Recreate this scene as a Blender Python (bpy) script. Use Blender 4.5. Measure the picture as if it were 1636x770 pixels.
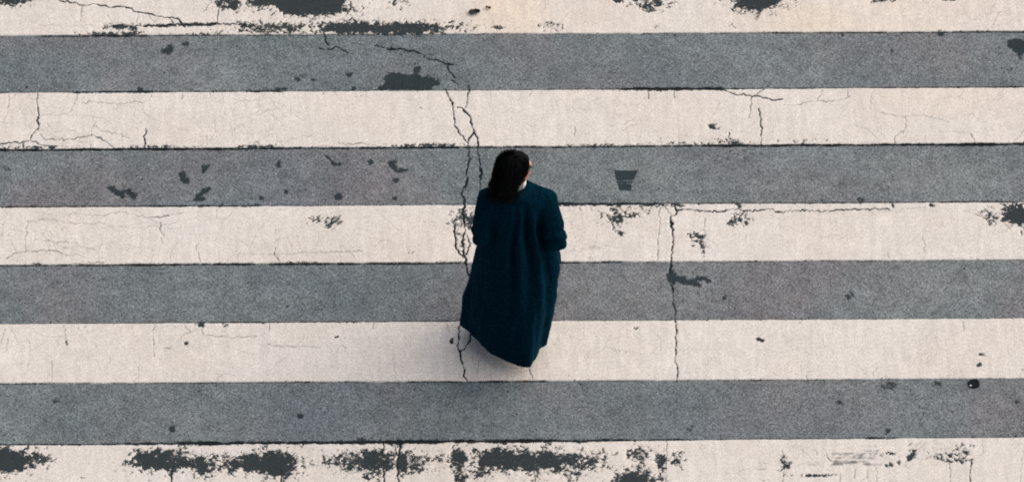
import bpy, bmesh, math, random
import numpy as np
from mathutils import Vector, Matrix, Euler, noise as mnoise

for o in list(bpy.data.objects):
    bpy.data.objects.remove(o)
R = math.radians
random.seed(7)
rng = np.random.default_rng(11)
S = bpy.context.scene
COL = S.collection

# ------------------------------------------------------------------ camera
DIST, PITCH, ROLL, YAW, SCALE = 52.0, R(48), R(2.009), R(3.131), 275.0
FWD = Vector((math.sin(YAW) * math.cos(PITCH), math.cos(YAW) * math.cos(PITCH), -math.sin(PITCH)))
RT0 = Vector((math.cos(YAW), -math.sin(YAW), 0))
UP0 = RT0.cross(FWD)
RT = math.cos(ROLL) * RT0 + math.sin(ROLL) * UP0
UP = -math.sin(ROLL) * RT0 + math.cos(ROLL) * UP0
CAM = -FWD * DIST
FPX = SCALE * DIST
cd = bpy.data.cameras.new('camera')
cam = bpy.data.objects.new('camera', cd)
COL.objects.link(cam)
cam.matrix_world = Matrix(((RT.x, UP.x, -FWD.x, CAM.x), (RT.y, UP.y, -FWD.y, CAM.y), (RT.z, UP.z, -FWD.z, CAM.z), (0, 0, 0, 1)))
cd.sensor_width = 36.0
cd.lens = 36.0 * FPX / 1636.0
cd.clip_start = 1.0
cd.clip_end = 3000.0
S.camera = cam

# ------------------------------------------------------------------ sky, sun, exposure
SUN_AZ, SUN_EL = R(72), R(40)          # azimuth clockwise from +Y
w = bpy.data.worlds.new('World')
S.world = w
w.use_nodes = True
nt = w.node_tree
nt.nodes.clear()
sky = nt.nodes.new('ShaderNodeTexSky')
sky.sky_type = 'NISHITA'
sky.sun_disc = False
sky.sun_elevation = SUN_EL
sky.sun_rotation = SUN_AZ
sky.air_density = 1.0
sky.dust_density = 4.0
sky.ozone_density = 1.0
hsv = nt.nodes.new('ShaderNodeHueSaturation')
hsv.inputs['Saturation'].default_value = 0.8
bg = nt.nodes.new('ShaderNodeBackground')
bg.inputs['Strength'].default_value = 0.062
wo = nt.nodes.new('ShaderNodeOutputWorld')
nt.links.new(sky.outputs[0], hsv.inputs['Color'])
nt.links.new(hsv.outputs[0], bg.inputs['Color'])
nt.links.new(bg.outputs[0], wo.inputs['Surface'])
sl = bpy.data.lights.new('sun', 'SUN')
sl.energy = 1.5
sl.angle = R(108)
sl.color = (1.0, 0.94, 0.86)
sun = bpy.data.objects.new('sun', sl)
COL.objects.link(sun)
to_sun = Vector((math.sin(SUN_AZ) * math.cos(SUN_EL), math.cos(SUN_AZ) * math.cos(SUN_EL), math.sin(SUN_EL)))
sun.rotation_euler = to_sun.to_track_quat('Z', 'Y').to_euler()
S.view_settings.view_transform = 'Standard'
S.view_settings.look = 'None'
S.view_settings.gamma = 1.0
S.view_settings.exposure = 0.80
S.cycles.use_denoising = False
S.cycles.max_bounces = 6
S.cycles.filter_width = 1.9


# ------------------------------------------------------------------ helpers
def ground(x, y, z=0.0):
    """point of the plane at height z that the photograph shows at pixel x, y"""
    d = FWD + RT * ((x - 818) / FPX) - UP * ((y - 385) / FPX)
    t = (z - CAM.z) / d.z
    p = CAM + d * t
    return p.x, p.y


def tag(o, label=None, cat=None, group=None, kind=None):
    if label: o['label'] = label
    if cat: o['category'] = cat
    if group: o['group'] = group
    if kind: o['kind'] = kind
    return o


def link(name, me, mat=None, parent=None):
    o = bpy.data.objects.new(name, me)
    COL.objects.link(o)
    if mat is not None:
        me.materials.append(mat)
    if parent is not None:
        o.parent = parent
    return o


# lattice value noise, vectorised
def _hash(ix, iy, seed):
    h = (ix.astype(np.int64) * 374761393 + iy.astype(np.int64) * 668265263 + seed * 1442695041) & 0xffffffff
    h = ((h ^ (h >> 13)) * 1274126177) & 0xffffffff
    h = (h ^ (h >> 16)) & 0xffffffff
    return h.astype(np.float32) / 4294967295.0


def vnoise(x, y, seed=0):
    ix, iy = np.floor(x), np.floor(y)
    fx, fy = x - ix, y - iy
    ux, uy = fx * fx * (3 - 2 * fx), fy * fy * (3 - 2 * fy)
    a = _hash(ix, iy, seed); b = _hash(ix + 1, iy, seed)
    c = _hash(ix, iy + 1, seed); d = _hash(ix + 1, iy + 1, seed)
    return (a + (b - a) * ux) * (1 - uy) + (c + (d - c) * ux) * uy


def fbm(x, y, sc, octv=4, seed=0, gain=0.55):
    v = 0; a = 1; n = 0
    ca, sa = math.cos(0.7), math.sin(0.7)
    for k in range(octv):
        xr, yr = (x * ca - y * sa) * sc, (x * sa + y * ca) * sc
        v = v + a * vnoise(xr + 17.3 * k, yr - 9.1 * k, seed + k)
        n += a; a *= gain; sc *= 2.03
        x, y = xr / sc * 2.03, yr / sc * 2.03
    return v / n * 2 - 1


# ------------------------------------------------------------------ materials
def new_mat(name):
    m = bpy.data.materials.new(name)
    m.use_nodes = True
    n = m.node_tree
    n.nodes.clear()
    out = n.nodes.new('ShaderNodeOutputMaterial')
    b = n.nodes.new('ShaderNodeBsdfPrincipled')
    n.links.new(b.outputs[0], out.inputs[0])
    return m, n, b


class G:
    """small node graph writer"""
    def __init__(s, n):
        s.n = n

    def _set(s, sock, v):
        if hasattr(v, 'is_output') or isinstance(v, bpy.types.NodeSocket):
            s.n.links.new(v, sock)
        else:
            sock.default_value = v

    def coords(s):
        return s.n.nodes.new('ShaderNodeTexCoord').outputs['Object']

    def noise(s, vec, scale, detail=2.0, rough=0.55, col=False):
        t = s.n.nodes.new('ShaderNodeTexNoise')
        s.n.links.new(vec, t.inputs['Vector'])
        t.inputs['Scale'].default_value = scale
        t.inputs['Detail'].default_value = detail
        t.inputs['Roughness'].default_value = rough
        return t.outputs['Color' if col else 'Fac']

    def voronoi(s, vec, scale, out='Distance', feature='F1'):
        t = s.n.nodes.new('ShaderNodeTexVoronoi')
        t.feature = feature
        s.n.links.new(vec, t.inputs['Vector'])
        t.inputs['Scale'].default_value = scale
        return t.outputs[out]

    def math(s, op, a, b=0.0, clamp=False):
        t = s.n.nodes.new('ShaderNodeMath')
        t.operation = op
        t.use_clamp = clamp
        s._set(t.inputs[0], a)
        s._set(t.inputs[1], b)
        return t.outputs[0]

    def rng(s, v, a, b, c=0.0, d=1.0, smooth=False):
        t = s.n.nodes.new('ShaderNodeMapRange')
        t.interpolation_type = 'SMOOTHSTEP' if smooth else 'LINEAR'
        t.clamp = True
        s._set(t.inputs[0], v)
        for k, x in zip((1, 2, 3, 4), (a, b, c, d)):
            t.inputs[k].default_value = x
        return t.outputs[0]

    def mix(s, fac, a, b, mode='MIX'):
        t = s.n.nodes.new('ShaderNodeMix')
        t.data_type = 'RGBA'
        t.blend_type = mode
        s._set(t.inputs[0], fac)
        s._set(t.inputs[6], a if not isinstance(a, tuple) else (*a, 1))
        s._set(t.inputs[7], b if not isinstance(b, tuple) else (*b, 1))
        return t.outputs[2]

    def grey(s, v):
        t = s.n.nodes.new('ShaderNodeCombineColor')
        for k in range(3):
            s._set(t.inputs[k], v)
        return t.outputs[0]

    def attr(s, name):
        t = s.n.nodes.new('ShaderNodeAttribute')
        t.attribute_name = name
        return t.outputs['Fac']

    def bump(s, h, strength, dist, b):
        t = s.n.nodes.new('ShaderNodeBump')
        t.inputs['Strength'].default_value = strength
        t.inputs['Distance'].default_value = dist
        s.n.links.new(h, t.inputs['Height'])
        s.n.links.new(t.outputs[0], b.inputs['Normal'])


BITUMEN = (0.021, 0.029, 0.033)


def surface_material(name, white):
    m, n, b = new_mat(name)
    g = G(n)
    co = g.coords()
    grain = g.noise(co, 98.0, 2.0, 0.8)           # stone-chip sized grain
    grain2 = g.noise(co, 190.0, 1.0, 0.5)
    slow = g.noise(co, 1.3, 3.0, 0.55)
    slow2 = g.noise(co, 0.9, 2.0, 0.5, col=True)
    mid = g.noise(co, 11.0, 4.0, 0.6)
    wear = g.attr('wear')
    crack = g.attr('crack')
    warm = g.attr('warm')
    if white:
        base = g.mix(g.rng(slow, 0.35, 0.68, 0, 1), (0.775, 0.705, 0.635), (0.80, 0.745, 0.685))
        base = g.mix(g.math('MULTIPLY', warm, 0.75), base, (0.84, 0.70, 0.55))
        amp = g.rng(grain, 0.30, 0.70, 0.78, 1.17)
        base = g.mix(1.0, base, g.grey(amp), 'MULTIPLY')
        base = g.mix(1.0, base, g.grey(g.rng(grain2, 0.25, 0.75, 0.90, 1.08)), 'MULTIPLY')
        base = g.mix(1.0, base, g.grey(g.rng(mid, 0.3, 0.72, 0.93, 1.03)), 'MULTIPLY')
        mp = n.nodes.new('ShaderNodeMapping')
        mp.inputs['Scale'].default_value = (26.0, 3.0, 1.0)
        n.links.new(co, mp.inputs['Vector'])
        base = g.mix(1.0, base, g.grey(g.rng(g.noise(mp.outputs[0], 1.0, 4.0, 0.65), 0.38, 0.62, 0.925, 1.02)), 'MULTIPLY')
        base = g.mix(g.rng(g.noise(co, 2.3, 5.0, 0.65), 0.54, 0.74, 0, 0.30), base, (0.56, 0.53, 0.50))
        # faint grime in the pores and old hairlines of the paint
        v = g.voronoi(g.mix(0.09, co, g.noise(co, 9.0, 3.0, col=True)), 5.5, 'Distance', 'DISTANCE_TO_EDGE')
        hair = g.math('MULTIPLY', g.rng(v, 0.0, 0.012, 1, 0), g.rng(g.noise(co, 3.1, 2.0), 0.42, 0.62, 0, 0.55))
        base = g.mix(hair, base, (0.30, 0.28, 0.26))
    else:
        base = g.mix(g.rng(slow, 0.32, 0.70, 0, 1), (0.142, 0.168, 0.178), (0.198, 0.221, 0.226))
        tint = n.nodes.new('ShaderNodeSeparateColor')
        n.links.new(slow2, tint.inputs[0])
        base = g.mix(g.rng(tint.outputs[0], 0.47, 0.66, 0, 0.9), base, (0.180, 0.172, 0.182))
        base = g.mix(g.rng(tint.outputs[2], 0.50, 0.70, 0, 0.55), base, (0.155, 0.180, 0.200))
        base = g.mix(g.math('MULTIPLY', warm, 0.7), base, (0.250, 0.255, 0.250))
        amp = g.rng(grain, 0.30, 0.70, 0.36, 1.64)
        base = g.mix(1.0, base, g.grey(amp), 'MULTIPLY')
        base = g.mix(1.0, base, g.grey(g.rng(grain2, 0.25, 0.75, 0.72, 1.28)), 'MULTIPLY')
        base = g.mix(1.0, base, g.grey(g.rng(mid, 0.3, 0.72, 0.82, 1.15)), 'MULTIPLY')
        base = g.mix(1.0, base, g.grey(g.rng(g.noise(co, 3.6, 4.0, 0.6), 0.32, 0.68, 0.89, 1.10)), 'MULTIPLY')
        # single pale and dark chips in the aggregate
        vc = n.nodes.new('ShaderNodeSeparateColor')
        n.links.new(g.voronoi(co, 85.0, 'Color'), vc.inputs[0])
        vd = g.rng(g.voronoi(co, 85.0, 'Distance'), 0.25, 0.5, 1, 0)
        base = g.mix(g.math('MULTIPLY', g.rng(vc.outputs[0], 0.965, 0.975, 0, 0.75), vd), base, (0.45, 0.45, 0.43))
        base = g.mix(g.math('MULTIPLY', g.rng(vc.outputs[1], 0.955, 0.965, 0, 0.75), vd), base, BITUMEN)
    dark = g.mix(g.rng(grain2, 0.3, 0.7, 0, 1), (0.003, 0.009, 0.012), (0.026, 0.042, 0.050))
    fine = g.math('MULTIPLY', g.math('SUBTRACT', g.noise(co, 120.0, 3.0, 0.8), 0.5), 2.0)
    wm = g.rng(g.math('ADD', wear, fine), -0.16, 0.26, 0, 1, True)
    cm = g.math('MULTIPLY', crack, g.rng(g.noise(co, 60.0, 2.0), 0.30, 0.48, 0.65, 1.0), True)
    cm = g.rng(cm, 0.05, 0.68, 0, 1)
    mask = g.math('MAXIMUM', g.math('MULTIPLY', wm, 0.97 if white else 0.90), cm, True)
    col = g.mix(mask, base, g.mix(g.rng(cm, 0.5, 1.0, 0, 0.8), dark, (0.008, 0.012, 0.015)))
    n.links.new(col, b.inputs['Base Color'])
    b.inputs['Roughness'].default_value = 0.93
    b.inputs['Specular IOR Level'].default_value = 0.15
    hh = g.math('SUBTRACT', g.math('MULTIPLY', grain, 0.5 if white else 1.0), g.math('MULTIPLY', mask, 1.3))
    g.bump(hh, 0.35, 0.004, b)
    return m


M_WHITE = surface_material('worn white road paint', True)
M_GREY = surface_material('weathered grey asphalt', False)


def plain(name, colour, rough=0.8, spec=0.2, grain=0.15, scale=60.0, sheen=0.0, bump=0.0):
    m, n, b = new_mat(name)
    g = G(n)
    co = g.coords()
    f = g.noise(co, scale, 3.0, 0.6)
    c = g.mix(1.0, colour, g.grey(g.rng(f, 0.25, 0.75, 1 - grain, 1 + grain)), 'MULTIPLY')
    n.links.new(c, b.inputs['Base Color'])
    b.inputs['Roughness'].default_value = rough
    b.inputs['Specular IOR Level'].default_value = spec
    if sheen:
        b.inputs['Sheen Weight'].default_value = sheen
        b.inputs['Sheen Roughness'].default_value = 0.45
        b.inputs['Sheen Tint'].default_value = (0.01, 0.30, 0.50, 1)
    if bump:
        g.bump(f, bump, 0.004, b)
    return m


M_COAT = plain('dark teal wool', (0.0006, 0.0128, 0.0235), 0.95, 0.02, 0.75, 95.0, 0.09, 0.6)
M_HAIR = plain('black hair', (0.0032, 0.0036, 0.0040), 0.7, 0.06, 0.3, 90.0)
M_SKIN = plain('skin', (0.60, 0.33, 0.25), 0.55, 0.3, 0.08, 40.0)
M_SHIRT = plain('white cotton', (0.80, 0.79, 0.77), 0.85, 0.2, 0.05, 80.0)
M_TROUSER = plain('black trouser cloth', (0.008, 0.009, 0.011), 0.9, 0.1, 0.3, 120.0)
M_SHOE = plain('black shoe leather', (0.006, 0.006, 0.007), 0.4, 0.4, 0.2, 50.0)
M_EYE = plain('eye', (0.02, 0.015, 0.012), 0.2, 0.5, 0.1, 50.0)
M_LIP = plain('lip', (0.42, 0.16, 0.14), 0.5, 0.3, 0.08, 50.0)

# ------------------------------------------------------------------ the road
# where the photograph's left and right border cut the stripe edges, top to bottom
LEFT_EDGE = [59, 149.5, 240.5, 332, 425, 518, 613.5, 711.5]
RIGHT_EDGE = [52, 140.5, 231, 323.5, 416, 509, 605.5, 699]
W0 = 0.4544
EDGES = {}
for k in range(8):
    (xa, ya), (xb, yb) = ground(0, LEFT_EDGE[k]), ground(1636, RIGHT_EDGE[k])
    sl_ = (yb - ya) / (xb - xa)
    EDGES[k] = (ya - sl_ * xa, sl_)
for k in range(-1, -13, -1):
    EDGES[k] = (EDGES[k + 1][0] + W0, 0.0)
for k in range(8, 20):
    EDGES[k] = (EDGES[k - 1][0] - W0, 0.0)

# ---- marks in the surface, read off the photograph as pixel positions and laid on the ground
# worn patches: cx, cy, rx, ry, density (1 solid .. -0.3 sparse), squareness
PATCH = [
    (12, -2, 34, 11, .55, 2), (60, -2, 30, 4, .5, 2), (366, 4, 22, 15, .45, 2), (410, 7, 14, 8, .2, 2), (428, 3, 40, 11, .5, 2), (500, 4, 58, 26, .9, 2.4),
    (470, 8, 40, 15, .6, 2), (636, 8, 20, 13, -.18, 2), (620, 47, 92, 9.5, .62, 4), (560, 46, 50, 9.5, .6, 4), (440, 47, 60, 9, .30, 4), (410, 49, 25, 8, .1, 3), (720, 46, 34, 7, -.12, 2),
    (190, 44, 17, 4, .5, 2), (212, 49, 14, 9, .15, 2), (160, 56.5, 30, 3.5, .4, 4), (205, 55, 18, 4, .4, 2), (265, 42, 36, 2.6, .4, 3), (310, 41, 40, 2.4, .5, 3), (300, 56, 60, 3, -.05, 3),
    (880, 43, 19, 9, -.12, 2), (985, 1.5, 9, 4, .6, 2), (1040, 6, 30, 14, .2, 2), (1035, 14, 14, 8, .3, 2), (1208, 2, 38, 18, .8, 2.2), (1410, 1, 26, 6, .05, 2), (1520, 0, 14, 4, 0, 2),
    (1048, 43, 9, 6, -.2, 2), (1170, 41, 22, 8, -.34, 2), (790, 45, 40, 9, -.30, 2),
    # grey strip 1
    (224, 145, 5, 4, .6, 2), (297, 71, 6, 4, .35, 2), (485, 122, 8, 3.5, .2, 2), (473, 127, 5, 4, .3, 2), (500, 129, 4, 3, .1, 2), (1346, 57, 4, 4, .4, 2), (1425, 82, 4, 3, .2, 2), (1406, 93, 5, 3, .1, 2),
    (1502, 54, 6, 4, .5, 2), (262, 63, 4, 3, .2, 2), (1375, 60, 30, 4, -.34, 2), (1415, 100, 45, 22, -.42, 2), (440, 143, 20, 3, .2, 2), (565, 143, 6, 4, .2, 2),
    # white B
    (1139, 204, 7, 4, .25, 2), (1160, 230, 50, 7, -.12, 2), (1090, 231, 60, 4, -.15, 2), (1285, 227, 60, 5, -.28, 2), (690, 234, 60, 3.5, .15, 3), (960, 234, 70, 3.5, -.05, 3), (415, 236, 25, 3, .3, 3),
    (250, 237, 60, 3.5, -.05, 3), (60, 237, 60, 3, .15, 3),
    # grey strip 2
    (445, 264, 5, 6.5, .4, 2), (592, 260, 4.5, 4, .6, 2), (631, 289, 6, 5, .35, 2), (540, 315, 6.5, 5.5, .55, 2), (457, 307, 3.5, 3.5, .5, 2), (418, 317, 5, 4, .2, 2), (630, 317, 4, 3, .1, 2), (8, 270, 10, 8, -.2, 2),
    (1022, 291, 3, 3, .1, 2), (60, 275, 14, 5, -.3, 2), (1175, 245, 30, 9, -.36, 2), (1100, 310, 60, 8, -.5, 2), (1375, 321, 8, 5, .1, 2), (1340, 315, 20, 8, -.35, 2),
    # white C
    (532, 356, 14, 12, .02, 2), (503, 350, 22, 10, -.24, 2), (738, 350, 21, 20, .04, 2), (735, 385, 16, 26, -.22, 2), (984, 348, 12, 24, .05, 2), (1006, 342, 16, 14, 0, 2), (1034, 335, 12, 8, -.08, 2), (990, 374, 5, 4, .4, 2),
    (960, 350, 18, 22, -.3, 2), (1184, 350, 18, 13, .02, 2), (1172, 356, 9, 7, .25, 2), (1583, 346, 14, 14, .05, 2), (1624, 345, 25, 18, .6, 2), (1112, 378, 10, 4, .25, 2), (1488, 329, 4, 3, .2, 2),
    (1107, 393, 4, 17, -.02, 3), (1122, 392, 4, 16, .0, 3), (1114, 386, 9, 2.5, .1, 3), (1050, 329, 60, 3, .15, 3), (930, 328, 60, 3, .1, 3), (1180, 328, 6, 4, .3, 2), (653, 404, 8, 4, -.08, 2),
    # grey strip 3
    (1357, 473, 7, 5, .25, 2), (1158, 477, 4, 7, .1, 2), (1120, 465, 18, 8, -.28, 2), (1195, 470, 24, 7, -.42, 2), (520, 490, 22, 9, -.42, 2), (1340, 440, 26, 8, -.40, 2), (322, 520, 7, 3, .6, 2), (360, 520.5, 6, 2.5, .4, 2),
    # white D
    (297, 549, 3.6, 3, .8, 2), (1211, 543, 4, 3.5, .5, 2), (1219, 545, 3, 3, .1, 2), (1569, 566, 5, 3, .3, 2), (1565, 583, 4, 3.5, .4, 2), (721, 546, 3, 4, .6, 2), (1016, 525, 4, 2.5, 0, 2), (538, 539, 4, 2, .0, 2), (1632, 590, 3, 3, .1, 2),
    # grey strip 4
    (480, 665, 5, 5, .55, 2), (275, 686, 5, 4.5, .5, 2), (87, 641, 6, 3, .05, 2), (1421, 616, 12, 10, .10, 3), (1497, 612, 7, 5, .2, 2), (1341, 643, 7, 4.5, .15, 2), (1417, 691, 7, 5, .15, 2), (1103, 684, 6, 5, .2, 2), (1019, 676, 6, 5, -.1, 2),
    (577, 704, 7, 4, .4, 2), (1460, 650, 60, 8, -.45, 2), (1625, 642, 10, 3, 0, 2),
    # white E
    (14, 737, 40, 18, .75, 2.2), (45, 733, 30, 10, .35, 2), (248, 736, 36, 17, .75, 2.2), (275, 748, 14, 12, .2, 2), (325, 743, 20, 14, .5, 2), (300, 741, 30, 8, .2, 2), (362, 738, 14, 12, .3, 2), (380, 742, 20, 8, .2, 2), (405, 741, 24, 15, .6, 2),
    (440, 741, 32, 20, .75, 2.3), (452, 755, 12, 12, .2, 2), (595, 736, 17, 17, .55, 4), (570, 731, 26, 11, .2, 2), (545, 731, 20, 9, -.2, 2), (596, 756, 17, 16, .15, 3), (643, 738, 10, 18, .55, 4), (660, 738, 24, 14, .25, 2.5),
    (705, 733, 18, 8, -.05, 2), (732, 733, 11, 14, .5, 4), (735, 756, 9, 20, .35, 4), (788, 733, 26, 15, .7, 4), (820, 735, 40, 15, .55, 3), (772, 752, 11, 12, .35, 3), (860, 738, 42, 17, .5, 2.4), (905, 741, 30, 13, .25, 2.2), (935, 742, 28, 9, .3, 3),
    (915, 758, 18, 14, -.05, 2), (1020, 731, 16, 15, .22, 3), (1012, 766, 30, 14, .5, 2.4), (1025, 752, 16, 10, .15, 2), (1056, 735, 9, 17, .1, 3), (1080, 737, 14, 12, .0, 3), (1055, 765, 10, 8, .1, 2),
    (400, 741, 72, 12, .42, 3), (300, 741, 60, 9, .40, 3), (590, 737, 58, 13, .36, 3), (855, 738, 92, 13, .50, 4), (255, 737, 44, 15, .5, 3), (1250, 742, 13, 15, -.02, 2), (1300, 760, 34, 2.4, .05, 3), (1512, 729, 30, 11, -.02, 2), (1540, 724, 14, 14, .1, 2), (1420, 743, 6, 3, .3, 2), (1436, 740, 3, 6, .3, 2), (1420, 725, 9, 3, 0, 2),
]
# outlined dark patches (solid)
POLY = [
    [(256, 88), (261, 79), (266, 74), (274, 73), (279, 76), (277, 83), (270, 88)],
    [(600, 145), (612, 136), (614, 124), (622, 117), (630, 115), (637, 118), (643, 121), (648, 116), (653, 122), (661, 117), (660, 111), (668, 105), (672, 107), (670, 115), (668, 120), (673, 126), (682, 122), (690, 127), (703, 130), (698, 136), (691, 139), (688, 145)],
    [(551, 121), (557, 117), (565, 115), (563, 121), (559, 126), (555, 123)],
    [(1608, 64), (1618, 63), (1630, 64), (1640, 68), (1640, 82), (1631, 96), (1626, 92), (1622, 85), (1616, 80), (1611, 76)],
    [(171, 298), (181, 298), (188, 303), (196, 306), (205, 302), (213, 306), (218, 314), (213, 320), (206, 313), (200, 309), (197, 318), (186, 312), (174, 307)],
    [(284, 277), (293, 275), (299, 284), (304, 295), (293, 294), (286, 285)],
    [(322, 266), (335, 263), (335, 273), (329, 272), (325, 278), (321, 276)],
    [(306, 322), (309, 313), (317, 309), (333, 299), (335, 303), (325, 311), (320, 314), (325, 317), (324, 322)],
    [(517, 250), (525, 249), (531, 256), (536, 261), (544, 262), (544, 265), (533, 266), (528, 263), (525, 256)],
    [(616, 261), (622, 257), (632, 258), (629, 263), (634, 269), (643, 271), (657, 270), (657, 273), (644, 275), (638, 279), (628, 273), (621, 266)],
    [(981, 273), (1018, 273), (1014, 283), (1011.5, 288.9), (984, 288.9)], [(984.5, 289.9), (1011, 289.9), (1010.5, 293.2), (985.5, 293.2)], [(986, 294.3), (1009, 294.3), (1007, 305), (989, 305)],
    [(1066, 440), (1073, 433), (1080, 440), (1094, 441), (1097, 446), (1110, 444), (1127, 440), (1138, 450), (1131, 452), (1124, 447), (1112, 449), (1117, 457), (1108, 459), (1099, 453), (1091, 457), (1080, 450), (1073, 455), (1067, 449)],
    [(1448, 736), (1452, 727), (1462, 717), (1467, 719), (1462, 728), (1452, 738), (1446, 743)],
]
# scraped streaks: x0, y0, x1, y1, half width px, strength
STREAK = [
    (1333, 729, 1404, 729, 5, .85), (1330, 740, 1404, 741, 4, .8), (1285, 742, 1345, 741, 4, .35), (1368, 721, 1405, 721, 1.2, .75), (1388, 714, 1402, 714, 2.4, .45), (1368, 714, 1390, 715, 1.0, .4),
    (1446, 716, 1456, 709, 1.4, .6), (1452, 721, 1470, 708, 1.5, .7), (1458, 723, 1482, 708, 1.0, .5), (1445, 743, 1466, 720, 3.0, .7), (1163, 754, 1172, 753, 1.2, .35), (1190, 752, 1222, 750, 1.6, .45), (1100, 756, 1120, 755, 1.0, .25),
    (1280, 744, 1410, 743, .8, .5), (1480, 708, 1500, 704, .8, .3), (925, 1, 985, 3, .9, .5), (1600, 551, 1640, 552, 2.5, .12),
]
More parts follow.
